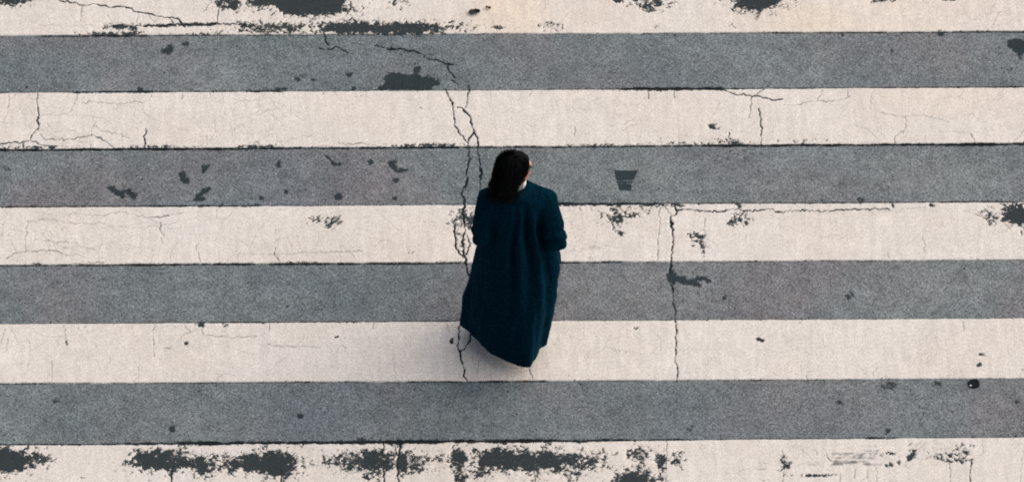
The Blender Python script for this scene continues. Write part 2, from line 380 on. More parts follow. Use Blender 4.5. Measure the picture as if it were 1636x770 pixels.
# cracks: points, width px, strength
CRACK = [
    ([(60, -1), (85, 0), (100, 4), (118, 6), (132, 10), (150, 8), (160, 11), (178, 14), (190, 12), (203, 14), (220, 21), (232, 23), (246, 26), (262, 30), (275, 29), (286, 33), (292, 40)], 2.2, .9),
    ([(262, 30), (270, 30), (277, 39)], 1.5, .7), ([(131, 10), (129, 25), (130, 38)], 1.2, .5), ([(221, 22), (219, 40)], 1.0, .4), ([(237, 24), (240, 31), (246, 37), (252, 31)], 1.0, .4),
    ([(170, 47), (178, 43), (190, 41), (205, 43), (215, 45), (225, 43)], 2.4, .8), ([(230, 43), (245, 43), (260, 42), (275, 41), (295, 41), (315, 40), (330, 42), (345, 39), (360, 41), (395, 41)], 2.6, .95),
    ([(60, 42), (100, 43), (150, 42)], .8, .35), ([(60, 14), (90, 16), (115, 19)], .7, .3), ([(345, 40), (348, 25), (351, 10)], 1.4, .75), ([(325, 20), (333, 9), (345, 3)], 1.1, .5), ([(370, 20), (377, 35)], .8, .3), ([(250, 15), (300, 18), (345, 20)], .6, .25),
    ([(512, 44), (517, 55), (521, 68), (525, 73)], 1.8, .9), ([(511, 78), (520, 81), (529, 81), (534, 76), (540, 76), (547, 81), (555, 85)], 1.8, .85), ([(555, 86), (565, 88), (586, 87)], 1.0, .5), ([(560, 70), (572, 71), (582, 74)], 1.0, .5),
    ([(598, 74), (608, 75), (618, 79), (628, 79), (642, 80), (652, 82), (664, 83), (674, 87), (681, 94), (688, 96), (698, 97), (710, 103), (724, 104)], 2.6, 1.0), ([(610, 77), (622, 80), (632, 79)], 4.2, .9), ([(645, 82), (655, 83)], 4, .9),
    ([(632, 82), (638, 88), (648, 86), (652, 83)], 1.0, .5), ([(715, 105), (717, 114), (722, 118), (726, 125)], 2.4, .95), ([(721, 129), (727, 133), (732, 139)], 1.8, .8), ([(712, 143), (715, 152), (720, 163), (724, 172), (724, 182), (726, 193)], 1.9, .95),
    ([(748, 137), (750, 147), (747, 160), (743, 173)], 1.7, .9), ([(731, 173), (738, 174), (742, 178), (748, 185), (752, 193)], 2.2, .95), ([(740, 176), (744, 181)], 3.6, .95), ([(726, 190), (727, 204), (733, 214), (741, 223), (747, 230)], 1.7, .9),
    ([(752, 193), (754, 200), (756, 208), (758, 214), (763, 222), (764, 236)], 2.0, .95), ([(747, 234), (749, 223), (753, 219), (757, 212)], 2.0, .9), ([(747, 233), (749, 245), (749, 258), (747, 270), (745, 277), (747, 287), (745, 296), (739, 302), (737, 312), (742, 320), (742, 333)], 2.4, 1),
    ([(746, 294), (743, 302), (737, 308)], 1.2, .7), ([(762, 238), (765, 251), (767, 266), (769, 280), (766, 290), (767, 298), (765, 312)], 2.2, .95), ([(768, 270), (770, 278), (767, 283)], 3.5, .8), ([(741, 333), (741, 350), (743, 368), (739, 385), (740, 402), (743, 412), (745, 424), (748, 441)], 2.8, .95),
    ([(727, 362), (727, 378), (728, 396), (733, 405), (740, 413)], 2.2, .9), ([(746, 378), (751, 390), (748, 397), (745, 408)], 1.8, .8), ([(736, 517), (733, 528), (733, 541), (731, 552), (732, 558), (735, 563), (736, 575), (739, 583), (742, 590), (741, 602), (746, 610)], 2.0, .95), ([(753, 534), (752, 542), (748, 550), (743, 558), (735, 563)], 1.6, .85),
    ([(713, 519), (715, 528), (719, 535)], 1.0, .5), ([(60, 151), (59, 160), (61, 178), (60, 192), (62, 203), (58, 209), (54, 214), (50, 218), (47, 226)], 1.4, .7), ([(62, 190), (60, 209)], 2.2, .7), ([(47, 226), (36, 228), (20, 229), (0, 231)], 1.8, .85), ([(37, 228), (37, 239)], 1.4, .7),
    ([(47, 226), (57, 227), (64, 233), (73, 234), (80, 238)], 1.6, .75), ([(63, 215), (70, 225), (95, 224), (118, 224), (132, 220), (145, 218), (158, 221), (170, 228), (180, 236), (184, 240)], 1.3, .7), ([(145, 218), (148, 206), (152, 197)], 1.0, .5), ([(152, 202), (162, 211), (175, 213), (190, 216), (207, 222)], .9, .5),
    ([(75, 197), (82, 207), (88, 213), (105, 211), (118, 211), (128, 217)], .8, .4), ([(120, 226), (135, 229), (144, 233), (144, 239)], .9, .5), ([(165, 190), (175, 198), (180, 204)], .7, .35), ([(232, 207), (233, 214), (229, 219), (231, 226), (231, 238)], 1.7, .8), ([(229, 219), (220, 218)], .8, .4),
    ([(265, 235), (280, 235), (285, 239)], 1.2, .6), ([(330, 220), (329, 239)], .8, .4), ([(14, 150), (13, 165), (10, 178)], .8, .4), ([(123, 152), (121, 162), (115, 173), (112, 181)], .9, .5), ([(130, 166), (145, 164), (165, 166), (187, 169), (205, 165), (215, 163), (228, 166), (238, 161), (242, 152)], .9, .5),
    ([(187, 169), (186, 180)], .6, .3), ([(291, 151), (289, 160)], 1.0, .45), ([(334, 149), (336, 156), (344, 159)], .8, .4), ([(356, 150), (355, 166)], .7, .35), ([(377, 166), (381, 162), (395, 163), (412, 163)], .9, .45), ([(440, 228), (455, 227), (475, 222), (498, 218)], .8, .4),
    ([(400, 236), (410, 228), (418, 236)], 1.0, .5), ([(540, 229), (553, 233), (570, 231), (580, 230), (590, 233), (608, 235)], 1.2, .6), ([(500, 237), (515, 234), (530, 236)], 1.0, .5), ([(783, 150), (782, 175)], .7, .3), ([(850, 147), (846, 156)], .9, .4),
    ([(1034, 146), (1036, 151), (1036, 159)], 1.2, .6), ([(1078, 145), (1076, 153), (1078, 158)], 1.4, .7), ([(1015, 160), (1050, 160), (1076, 158)], .5, .3), ([(1135, 145), (1150, 145), (1160, 147), (1168, 150), (1181, 153), (1198, 154), (1212, 155), (1226, 159), (1236, 162), (1250, 160)], 1.6, .75),
    ([(1208, 154), (1213, 149), (1220, 145)], 1.2, .6), ([(1199, 154), (1200, 165), (1199, 178), (1196, 190)], 1.3, .6), ([(1212, 175), (1216, 192), (1216, 210), (1216, 236)], 1.5, .7), ([(1165, 213), (1166, 232)], 1.4, .7), ([(1250, 170), (1270, 170), (1288, 165), (1305, 163), (1328, 164), (1345, 160), (1357, 155)], 1.0, .55),
    ([(1305, 163), (1310, 155), (1314, 146)], 1.0, .5), ([(1354, 155), (1354, 145)], 1.0, .45), ([(1400, 151), (1412, 157)], .9, .4), ([(1405, 181), (1420, 184), (1430, 187), (1446, 188), (1460, 185), (1478, 187), (1500, 192), (1516, 197)], .9, .5), ([(1425, 184), (1432, 189)], 1.2, .5),
    ([(1446, 188), (1448, 203), (1442, 212), (1430, 219), (1429, 232)], 1.1, .55), ([(1365, 202), (1385, 207), (1393, 216), (1401, 221), (1401, 232)], .9, .4), ([(1500, 212), (1525, 212), (1547, 214)], .8, .4), ([(1551, 216), (1556, 224), (1558, 232)], 1.2, .6), ([(1555, 231), (1560, 231)], 3, .8),
    ([(1636, 209), (1628, 221), (1620, 226)], .8, .4), ([(1477, 219), (1478, 232)], .9, .4), ([(918, 205), (917, 222)], 1.0, .5), ([(1055, 222), (1056, 234)], 1.2, .6), ([(1065, 231), (1075, 230)], 1.8, .6), ([(1025, 231), (1035, 229)], 1.0, .5), ([(966, 225), (968, 234)], .9, .4),
    ([(1078, 327), (1080, 337), (1079, 345), (1072, 346), (1071, 357), (1074, 372), (1076, 385), (1074, 398), (1072, 408), (1072, 421), (1070, 436)], 2.0, .9), ([(1071, 352), (1071, 362)], 3.2, .85), ([(1056, 328), (1064, 334), (1072, 343)], 1.3, .65), ([(1056, 332), (1052, 345), (1054, 358), (1052, 380), (1051, 400), (1051, 420)], 1.1, .5),
    ([(1054, 358), (1071, 358)], .8, .4), ([(1080, 338), (1096, 336), (1110, 338), (1130, 339), (1145, 340), (1160, 337), (1178, 335), (1195, 338), (1212, 338), (1230, 336), (1240, 340), (1252, 341), (1262, 337), (1285, 338), (1300, 339), (1325, 339), (1340, 337), (1352, 336), (1375, 336), (1400, 335), (1420, 336)], 1.9, .85),
    ([(1230, 336), (1233, 342), (1250, 342)], 1.0, .5), ([(1178, 325), (1178, 336)], 1.6, .8), ([(1425, 327), (1427, 332)], 2.4, .7), ([(1400, 339), (1430, 339), (1455, 335), (1478, 332)], .8, .4), ([(1540, 338), (1560, 344), (1574, 348)], 1.2, .55), ([(1126, 350), (1125, 383)], .9, .4), ([(955, 338), (972, 346)], 1.0, .5),
    ([(925, 328), (928, 338)], 1.0, .5), ([(942, 330), (946, 338)], 1.0, .5), ([(120, 342), (140, 345), (160, 346), (175, 343), (195, 340), (215, 344), (230, 348), (250, 349), (265, 347), (280, 343), (300, 340)], .9, .55), ([(240, 348), (255, 349), (270, 346)], 1.5, .6), ([(40, 355), (60, 354), (82, 351), (98, 355), (115, 358), (150, 359), (168, 358)], .9, .5),
    ([(100, 350), (104, 344), (115, 342)], .7, .35), ([(165, 367), (185, 363), (210, 365), (230, 364), (258, 363)], .7, .4), ([(256, 357), (256, 370), (262, 378)], 1.3, .55), ([(262, 362), (290, 355), (310, 350), (320, 340)], .7, .4), ([(44, 354), (42, 370), (40, 385), (41, 403)], 1.0, .5), ([(10, 415), (14, 411), (25, 405), (41, 403), (62, 402), (85, 402), (96, 405), (105, 409), (122, 408), (136, 412)], 1.1, .6),
    ([(55, 382), (70, 386), (95, 388), (118, 390), (135, 396), (150, 401)], 1.0, .5), ([(165, 382), (158, 402)], .8, .4), ([(225, 381), (222, 397)], .8, .35), ([(257, 381), (260, 390)], .9, .4), ([(317, 390), (313, 396), (317, 410), (321, 420)], 1.0, .5), ([(375, 380), (377, 405)], .8, .35), ([(243, 400), (242, 420)], .8, .35), ([(360, 420), (370, 410), (390, 406), (405, 406)], .8, .35),
    ([(400, 408), (420, 408), (437, 408), (460, 408), (480, 405), (520, 405), (545, 404), (580, 402)], .9, .45), ([(440, 397), (437, 408), (443, 413), (447, 422)], 1.3, .6), ([(543, 395), (544, 420)], .7, .35), ([(350, 421), (362, 424), (378, 423), (392, 424)], 1.6, .7), ([(100, 424), (130, 422), (165, 421)], 1.2, .6), ([(53, 422), (65, 424)], 2.0, .7),
    ([(1071, 455), (1075, 463), (1076, 473), (1074, 484), (1078, 494), (1079, 515), (1081, 530), (1080, 545), (1079, 560), (1079, 575), (1082, 588), (1082, 600), (1081, 610)], 1.7, .85), ([(1055, 515), (1055, 560)], .6, .3), ([(323, 520), (324, 535), (345, 539), (365, 540), (385, 540), (410, 538)], 1.0, .5), ([(400, 537), (417, 537), (425, 545), (426, 552), (460, 555), (510, 556)], .9, .45),
    ([(431, 519), (430, 530)], 1.2, .5), ([(597, 517), (597, 527)], 1.0, .45), ([(103, 520), (104, 535), (106, 552)], 1.0, .45), ([(105, 546), (107, 552)], 1.6, .6), ([(103, 560), (95, 572)], .7, .3), ([(48, 530), (47, 550), (48, 575), (40, 600)], .8, .35), ([(8, 527), (4, 540), (2, 550)], 1.0, .45), ([(248, 520), (243, 530), (246, 550), (246, 570)], 1.0, .45), ([(258, 557), (272, 558)], 1.2, .45),
    ([(295, 520), (305, 535), (312, 548)], .9, .4), ([(312, 527), (290, 538), (280, 550)], .9, .4), ([(82, 577), (83, 590), (82, 612)], .9, .4), ([(628, 577), (632, 598), (640, 605)], .8, .4), ([(555, 600), (556, 612)], .9, .4), ([(764, 545), (765, 580), (762, 600)], .9, .45), ([(790, 587), (840, 588), (850, 587)], .8, .4), ([(845, 590), (850, 602), (852, 610)], 1.4, .55), ([(780, 590), (784, 605)], .8, .4),
    ([(1280, 577), (1281, 600)], .7, .3), ([(1288, 600), (1290, 610)], 1.2, .5), ([(1395, 602), (1401, 588)], .9, .4), ([(1538, 515), (1540, 532)], 1.0, .45), ([(1473, 380), (1478, 405)], .9, .4), ([(1418, 405), (1421, 416)], 1.0, .45),
    ([(612, 710), (611, 722), (612, 745), (615, 775)], 2.0, .9), ([(641, 708), (638, 722), (635, 740), (637, 775)], 2.4, .9), ([(630, 712), (634, 724), (638, 732)], 1.2, .7), ([(635, 745), (625, 749), (613, 752)], 1.2, .6), ([(600, 745), (585, 752), (555, 758), (549, 765)], 1.0, .5), ([(426, 712), (426, 722)], 1.3, .6), ([(449, 750), (449, 775)], 2.0, .8), ([(420, 762), (418, 775)], 1.0, .5),
    ([(796, 711), (796, 718)], 1.4, .6), ([(275, 750), (274, 775)], 2.4, .8), ([(312, 753), (310, 765)], 1.6, .6), ([(290, 722), (296, 730)], 1.4, .6), ([(853, 750), (855, 770)], 1.3, .6), ([(910, 760), (911, 775)], 1.6, .7), ([(1064, 706), (1065, 730), (1063, 745), (1064, 775)], 1.1, .55), ([(1300, 720), (1305, 728)], 1.1, .5), ([(1318, 722), (1322, 732), (1328, 738)], 1.2, .6),
    ([(1249, 720), (1253, 735), (1252, 760), (1249, 775)], 1.1, .55), ([(1515, 735), (1518, 750), (1517, 775)], 1.2, .6), ([(1552, 735), (1550, 755), (1548, 775)], 1.4, .7), ([(1636, 710), (1632, 740), (1630, 775)], 1.0, .4), ([(1400, 745), (1402, 775)], 1.0, .5), ([(1366, 750), (1365, 765)], 1.0, .5), ([(1569, 702), (1570, 725)], .8, .35), ([(1385, 752), (1386, 770)], .9, .45), ([(1342, 755), (1342, 775)], .9, .4),
    ([(700, 419), (742, 421)], 1.4, .6), ([(575, 72), (580, 60)], .7, .3), ([(633, 243), (631, 256)], 1.0, .5), ([(690, 277), (700, 281)], 1.4, .4), ([(640, 325), (650, 329)], 1.2, .5),
]
# warm, yellowed places: cx, cy, rx, ry, strength
WARM = [(815, 20, 70, 45, .9), (1290, 35, 130, 40, .65), (1440, 20, 170, 50, .45), (1520, 160, 120, 30, .45), (950, 30, 110, 40, .3), (660, 380, 70, 40, .2), (1480, 100, 140, 30, .35), (940, 90, 60, 20, .3), (1350, 95, 60, 25, .4), (1150, 100, 80, 25, .25)]
PALER = [(1430, 285, 330, 60, .55), (1500, 465, 300, 60, .5), (1450, 100, 260, 60, .35), (1050, 285, 160, 50, .35), (1020, 465, 160, 50, .3), (1500, 650, 220, 50, .25)]  # paler places on the grey strips, same columns

# dark joint along each stripe edge: (edge, x0, x1, half width px, strength)
JOINT = [(0, 60, 240, 1.8, .75), (0, 240, 700, 1.2, .6), (0, 700, 1240, .9, .45), (0, 1240, 1640, 1.3, .7), (1, 0, 120, 1.0, .6), (1, 110, 245, 2.0, .95), (1, 245, 400, 1.3, .8), (1, 395, 455, 2.2, .9), (1, 455, 830, .8, .45), (1, 830, 1000, 1.1, .75), (1, 1000, 1170, 2.4, .95), (1, 1170, 1640, 1.3, .7),
         (2, 0, 420, 2.0, .95), (2, 400, 760, 1.8, .95), (2, 760, 1120, 1.5, .8), (2, 1120, 1640, 2.0, .9), (3, 0, 420, 1.6, .8), (3, 420, 830, 1.0, .65), (3, 860, 1060, 2.0, .85), (3, 1060, 1640, 1.3, .7), (4, 0, 420, 1.5, .8), (4, 420, 740, 1.6, .8), (4, 880, 1000, 1.4, .75), (4, 1000, 1640, .8, .5),
         (5, 0, 310, .9, .5), (5, 310, 420, 1.6, .8), (5, 420, 740, 1.1, .65), (5, 880, 1640, .6, .4), (6, 0, 640, .9, .6), (6, 640, 900, 1.4, .7), (6, 900, 1640, .8, .5), (7, 0, 200, 1.5, .85), (7, 200, 960, 2.7, 1), (7, 960, 1080, 1.8, .85), (7, 1080, 1360, .9, .6), (7, 1360, 1410, 2.2, .9), (7, 1410, 1640, .8, .6)]

SX, SY = 1 / 275.0, 1 / 204.4      # metres per photograph pixel on the ground, across and along


def gpts(pts):
    return np.array([ground(*p) for p in pts])


def jitter(pts, wpx):
    """break a crack into short crooked pieces"""
    out = [pts[0]]
    for a, b in zip(pts[:-1], pts[1:]):
        L = math.hypot(b[0] - a[0], b[1] - a[1])
        k = max(1, int(L / 3.2))
        nx, ny = -(b[1] - a[1]) / (L + 1e-6), (b[0] - a[0]) / (L + 1e-6)
        for i in range(1, k + 1):
            t = i / k
            j = 0 if i == k else random.gauss(0, 0.95)
            out.append((a[0] + (b[0] - a[0]) * t + nx * j, a[1] + (b[1] - a[1]) * t + ny * j))
    return out


def wander(x, y, ang, n, step, curl):
    pts = [(x, y)]
    for _ in range(n):
        ang += random.gauss(0, curl)
        x += math.cos(ang) * step; y += math.sin(ang) * step * .8
        pts.append((x, y))
    return pts


for (ya, yb), cnt in (((2, 54), 26), ((150, 236), 70), ((334, 420), 80), ((520, 609), 70), ((714, 785), 34)):
    for _ in range(cnt):
        x = 1660 * random.random() ** 1.45 - 10
        upright = random.random() < .62
        ang = random.choice((-1, 1)) * math.pi / 2 + random.gauss(0, .18) if upright else random.choice((0, math.pi)) + random.gauss(0, .3)
        pts = wander(x, random.uniform(ya, yb), ang, random.randint(3, 9 if upright else 14), 6.0, .27)
        pts = [p for p in pts if ya - 2 < p[1] < yb + 2]
        if len(pts) > 1:
            CRACK.append((pts, random.uniform(.5, .9), random.uniform(.12, .36)))
for (ya, yb) in ((152, 238), (336, 422)):          # connected web at the left
    for _ in range(26):
        x, y = random.uniform(-5, 460), random.uniform(ya + 10, yb)
        a0 = random.choice((0, math.pi)) + random.gauss(0, .25)
        main = wander(x, y, a0, random.randint(6, 14), 6.0, .22)
        sets = [main]
        for _b in range(2):
            bx, by = random.choice(main)
            sets.append(wander(bx, by, random.choice((-1, 1)) * math.pi / 2 + random.gauss(0, .3), random.randint(2, 5), 5.0, .25))
        st_ = random.uniform(.16, .36)
        for pts in sets:
            pts = [p for p in pts if ya - 2 < p[1] < yb + 2]
            if len(pts) > 1:
                CRACK.append((pts, random.uniform(.5, .9), st_))
CR = []
for pts, wd, st in CRACK:
    CR.append((gpts(jitter(pts, wd)), wd, min(1.0, st * 1.05)))
PG = [gpts(p) for p in POLY]
PT = [(*ground(cx, cy), rx * SX * (1.06 if d > .45 else 1.0), ry * SY * (1.05 if d > .45 else 1.0), d + (.16 if -.15 < d < .13 else .25 if d > .45 else .08), sq) for cx, cy, rx, ry, d, sq in PATCH]
ST = [(np.array(ground(a, b)), np.array(ground(c, d)), hw, s) for a, b, c, d, hw, s in STREAK]
WM = [(*ground(cx, cy), rx * SX, ry * SY, s) for cx, cy, rx, ry, s in WARM]
PL = [(*ground(cx, cy), rx * SX, ry * SY, s) for cx, cy, rx, ry, s in PALER]
JT = [(k, ground(x0, 385)[0], ground(x1, 385)[0], hw, s) for k, x0, x1, hw, s in JOINT]


def seg_dist(X, Y, a, b):
    """distance with the along-road axis squeezed to picture proportions kept metric"""
    dx, dy = b[0] - a[0], b[1] - a[1]
    L2 = dx * dx + dy * dy + 1e-12
    t = np.clip(((X - a[0]) * dx + (Y - a[1]) * dy) / L2, 0, 1)
    return np.hypot(X - a[0] - t * dx, Y - a[1] - t * dy)


def fields(X, Y, k, white, xs):
    """worn-through field, crack coverage and warm tint for the sheet between edges k and k+1"""
    y_lo, y_hi = float(Y.min()), float(Y.max())
    # a tangle of noises gives patches their frayed, twiggy rims
    n1 = fbm(X, Y, 36, 4, 3, .72)
    n2 = 1 - 2 * np.abs(fbm(X, Y, 38, 3, 21, .6))
    ns = 0.95 * n1 + 0.62 * (n2 - .60)
    wear = np.full(X.shape, -1.5, np.float32)
    for cx, cy, rx, ry, d, sq in PT:
        if cy + 2 * ry < y_lo or cy - 2 * ry > y_hi:
            continue
        i0, i1 = np.searchsorted(xs, cx - 2.2 * rx), np.searchsorted(xs, cx + 2.2 * rx)
        if i1 <= i0: continue
        x, y = X[:, i0:i1], Y[:, i0:i1]
        r = ((np.abs(x - cx) / rx) ** sq + (np.abs(y - cy) / ry) ** sq) ** (1 / sq)
        if d > .3:
            inside = np.where(r < 1, d * (1 - r ** 3), -.85 * (r - 1))
            amp = np.clip(.40 + r * .80, 0, 1.2)
        else:
            inside = d - .75 * np.clip(r - .35, 0, 3) ** 1.4
            amp = 1.1
        f = inside + ns[:, i0:i1] * amp * (1.0 if white else .75) - .04
        f = np.where(r > 1.9, -1.5, f)
        wear[:, i0:i1] = np.maximum(wear[:, i0:i1], f)
    for ip, P in enumerate(PG):
        rough = 0 if 10 <= ip <= 12 else 1
        if P[:, 1].max() < y_lo - .05 or P[:, 1].min() > y_hi + .05:
            continue
        i0, i1 = np.searchsorted(xs, P[:, 0].min() - .05), np.searchsorted(xs, P[:, 0].max() + .05)
        if i1 <= i0: continue
        x, y = X[:, i0:i1], Y[:, i0:i1]
        dmin = np.full(x.shape, 9.0); ins = np.zeros(x.shape, bool)
        for a, b in zip(P, np.roll(P, -1, 0)):
            dmin = np.minimum(dmin, seg_dist(x, y, a, b))
            c = (a[1] > y) != (b[1] > y)
            ins ^= c & (x < (b[0] - a[0]) * (y - a[1]) / (b[1] - a[1] + 1e-12) + a[0])
        f = np.where(ins, dmin, -dmin) / (.020 if rough else .007) + (1.15 if rough else .6) * n1[:, i0:i1] + .1
        wear[:, i0:i1] = np.maximum(wear[:, i0:i1], np.clip(f, -1.5, .75))
    crack = np.zeros(X.shape, np.float32)
    cn = np.clip(.75 + 1.5 * fbm(X, Y, 30, 3, 40), .0, 2.2)
    for P, wd, st in CR:
        if P[:, 1].max() < y_lo - .03 or P[:, 1].min() > y_hi + .03:
            continue
        hw = .5 * wd * .0042
        for a, b in zip(P[:-1], P[1:]):
            i0, i1 = np.searchsorted(xs, min(a[0], b[0]) - .025), np.searchsorted(xs, max(a[0], b[0]) + .025)
            if i1 <= i0: continue
            x, y = X[:, i0:i1], Y[:, i0:i1]
            d = seg_dist(x, y, a, b)
            m = np.clip((hw * .8 * cn[:, i0:i1] + .0031 - d) / .0040, 0, 1) * st * min(1.0, .60 + wd * .30)
            if wd > 1.5:      # crumbled lips
                fw = .10 + .05 * wd - d / .011 + .9 * n1[:, i0:i1]
                wear[:, i0:i1] = np.maximum(wear[:, i0:i1], np.where(d < .022, np.minimum(fw, .5), -1.5))
            crack[:, i0:i1] = np.maximum(crack[:, i0:i1], m)
    sn = .5 + .5 * fbm(X * .7, Y * 1.3, 40, 3, 71)
    for a, b, hw, s in ST:
        i0, i1 = np.searchsorted(xs, min(a[0], b[0]) - .06), np.searchsorted(xs, max(a[0], b[0]) + .06)
        if i1 <= i0 or max(a[1], b[1]) < y_lo - .06 or min(a[1], b[1]) > y_hi + .06: continue
        d = seg_dist(X[:, i0:i1], Y[:, i0:i1], a, b)
        m = np.clip((hw * .0045 - d) / .006 + .6, 0, 1) * s * .62 * np.clip((sn[:, i0:i1] + .35 * n1[:, i0:i1] - .30) * 2.4, 0, 1)
        crack[:, i0:i1] = np.maximum(crack[:, i0:i1], m)
    # joints along both edges
    jn = fbm(X, Y, 26, 4, 55)
    jw = fbm(X, Y * 0, 5, 3, 56 + k)
    for e in (k, k + 1):
        d = np.abs(Y - (EDGES[e][0] + EDGES[e][1] * X))
        segs = [j for j in JT if j[0] == e] or [(e, -20, 20, 1.2, .7)]
        for _, xa, xb, hw, s in segs:
            xa2 = -20 if xa < -2.9 else xa; xb2 = 20 if xb > 2.9 else xb
            half = hw * .0049 * (1.0 + .9 * jn + .7 * jw) * (0.75 if white else 1.0)
            m = np.clip((half + .0015 - d) / .005, 0, 1) * s * np.clip(np.minimum((X - xa2), (xb2 - X)) / .06 + .5, 0, 1)
            crack = np.maximum(crack, m)
            along = np.clip(np.minimum((X - xa2), (xb2 - X)) / .06 + .5, 0, 1)
            fw = (-.25 + .28 * hw * s) - d / (.012 + .004 * hw) + 1.0 * n1 + .5 * jw
            wear = np.maximum(wear, np.where((d < .035) & (along > .5), np.minimum(fw, .5), -1.5))
    # scattered pin-holes, denser beside the joints
    pn = vnoise(X * 95, Y * 95, 91) * (.80 + .4 * vnoise(X * 6, Y * 6, 92))
    de = np.minimum(np.abs(Y - (EDGES[k][0] + EDGES[k][1] * X)), np.abs(Y - (EDGES[k + 1][0] + EDGES[k + 1][1] * X)))
    thr = (1.10 if white else 1.03) - .10 * np.exp(-de / .03)
    crack = np.maximum(crack, np.clip((pn - thr) * 14, 0, .8))
    warm = np.zeros(X.shape, np.float32)
    for cx, cy, rx, ry, s in (WM if white else WM + PL):
        warm = np.maximum(warm, s * np.exp(-((X - cx) / rx) ** 2 - ((Y - cy) / ry) ** 2))
    return wear, np.clip(crack, 0, 1), warm


def sheet(name, k, white, fine, parent):
    if fine:
        core = np.arange(-3.25, 3.251, 0.005)
        side = 3.25 + np.cumsum(np.linspace(.02, .42, 26))
        xs = np.concatenate([-side[::-1], core, side])
        rows = 89
    else:
        xs = np.linspace(-9.0, 9.0, 150)
        rows = 5
    nx = len(xs)
    t = np.linspace(0, 1, rows)[:, None]
    hi = EDGES[k][0] + EDGES[k][1] * xs
    lo = EDGES[k + 1][0] + EDGES[k + 1][1] * xs
    if white:
        # thick paint wanders a little past its line
        ez = np.zeros_like(xs)
        hi = hi + .0035 * fbm(xs, ez + k * 3.1, 22, 4, 5) + .003 * fbm(xs, ez + k, 2.2, 2, 8)
        lo = lo + .0035 * fbm(xs, ez + k * 5.7, 22, 4, 6) + .003 * fbm(xs, ez - k, 2.2, 2, 9)
    else:
        hi = hi + .012; lo = lo - .012        # the asphalt runs on under the paint
    X = np.broadcast_to(xs, (rows, nx)).astype(np.float64)
    Y = lo[None, :] * (1 - t) + hi[None, :] * t
    if fine:
        wear, crack, warm = fields(X, Y, k, white, xs)
        keep = np.clip((3.6 - np.abs(X)) / .3, 0, 1)      # the sheet is too coarse for marks farther out
        crack = crack * keep
        wear = np.where(keep > .5, wear, -1.5)
    else:
        wear = np.full(X.shape, -1.5); crack = np.zeros(X.shape); warm = np.zeros(X.shape)
    top = .0075 if white else .0035
    Z = np.full(X.shape, top)
    if fine:
        Z += .0006 * fbm(X, Y, 3, 2, 77)
        Z -= np.maximum(np.clip(wear * 5 + .5, 0, 1), crack) * (.0035 if white else .0025)
    if white:      # skirts of the paint layer
        Z[0, :] = .002; Z[-1, :] = .002
    co = np.stack([X, Y, Z], -1).astype(np.float32).reshape(-1, 3)
    idx = np.arange(rows * nx, dtype=np.int32).reshape(rows, nx)
    f = np.stack([idx[:-1, :-1], idx[:-1, 1:], idx[1:, 1:], idx[1:, :-1]], -1).reshape(-1, 4)
    me = bpy.data.meshes.new(name)
    me.vertices.add(len(co)); me.vertices.foreach_set('co', co.ravel())
    me.loops.add(f.size); me.loops.foreach_set('vertex_index', f.ravel())
    me.polygons.add(len(f))
    me.polygons.foreach_set('loop_start', np.arange(0, f.size, 4, dtype=np.int32))
    me.polygons.foreach_set('use_smooth', np.ones(len(f), bool))
    me.update(calc_edges=True)
    for nm, arr in (('wear', wear), ('crack', crack), ('warm', warm)):
        at = me.attributes.new(nm, 'FLOAT', 'POINT')
        at.data.foreach_set('value', arr.astype(np.float32).ravel())
    return link(name, me, M_WHITE if white else M_GREY, parent)


def flat_grid(name, half, n, mat):
    bm = bmesh.new()
    bmesh.ops.create_grid(bm, x_segments=n, y_segments=n, size=half)
    me = bpy.data.meshes.new(name)
    bm.to_mesh(me); bm.free()
    for nm, v in (('wear', -1.5), ('crack', 0.0), ('warm', 0.0)):
        at = me.attributes.new(nm, 'FLOAT', 'POINT')
        at.data.foreach_set('value', np.full(len(me.vertices), v, np.float32))
    return link(name, me, mat)


road = tag(flat_grid('road', 600.0, 24, M_GREY), 'grey asphalt road surface seen steeply from above', kind='structure')
WHITE_NAMES = {-1: 'white stripe with large black worn patches, farthest from the camera', 1: 'finely cracked white stripe just beyond the person\'s head',
               3: 'white stripe behind the person\'s back with a forked crack', 5: 'clean white stripe under the hem of the coat', 7: 'white stripe with a row of black worn patches, nearest the camera'}
for k in range(-8, 16):
    white = (k % 2 != 0)
    fine = -1 <= k <= 7
    o = sheet('white_stripe' if white else 'asphalt_strip', k, white, fine, road)
    if k in WHITE_NAMES:
        o['label'] = WHITE_NAMES[k]


# ------------------------------------------------------------------ the person
PX, PY = ground(809, 545)
person = bpy.data.objects.new('person', None)
COL.objects.link(person)
person.location = (PX, PY, 0.004)
person.rotation_euler.z = -YAW + R(0.0)
tag(person, 'person in a long dark teal coat with loose black hair, walking away across the stripes', 'person')


def ell(bm, c, r, rot=(0, 0, 0), u=20, v=12):
    m = Matrix.Translation(c) @ Euler(rot).to_matrix().to_4x4() @ Matrix.Diagonal((*r, 1))
    bmesh.ops.create_uvsphere(bm, u_segments=u, v_segments=v, radius=1, matrix=m)


def limb(bm, pts, seg=14):
    """tapered tube through (x, y, z, radius) joints with round ends"""
    for a, b in zip(pts[:-1], pts[1:]):
        A, B = Vector(a[:3]), Vector(b[:3])
        d = B - A
        q = d.to_track_quat('Z', 'Y').to_matrix().to_4x4()
        m = Matrix.Translation((A + B) / 2) @ q
        bmesh.ops.create_cone(bm, cap_ends=True, segments=seg, radius1=a[3], radius2=b[3], depth=d.length, matrix=m)
    for p in pts:
        ell(bm, p[:3], (p[3],) * 3, u=seg, v=10)


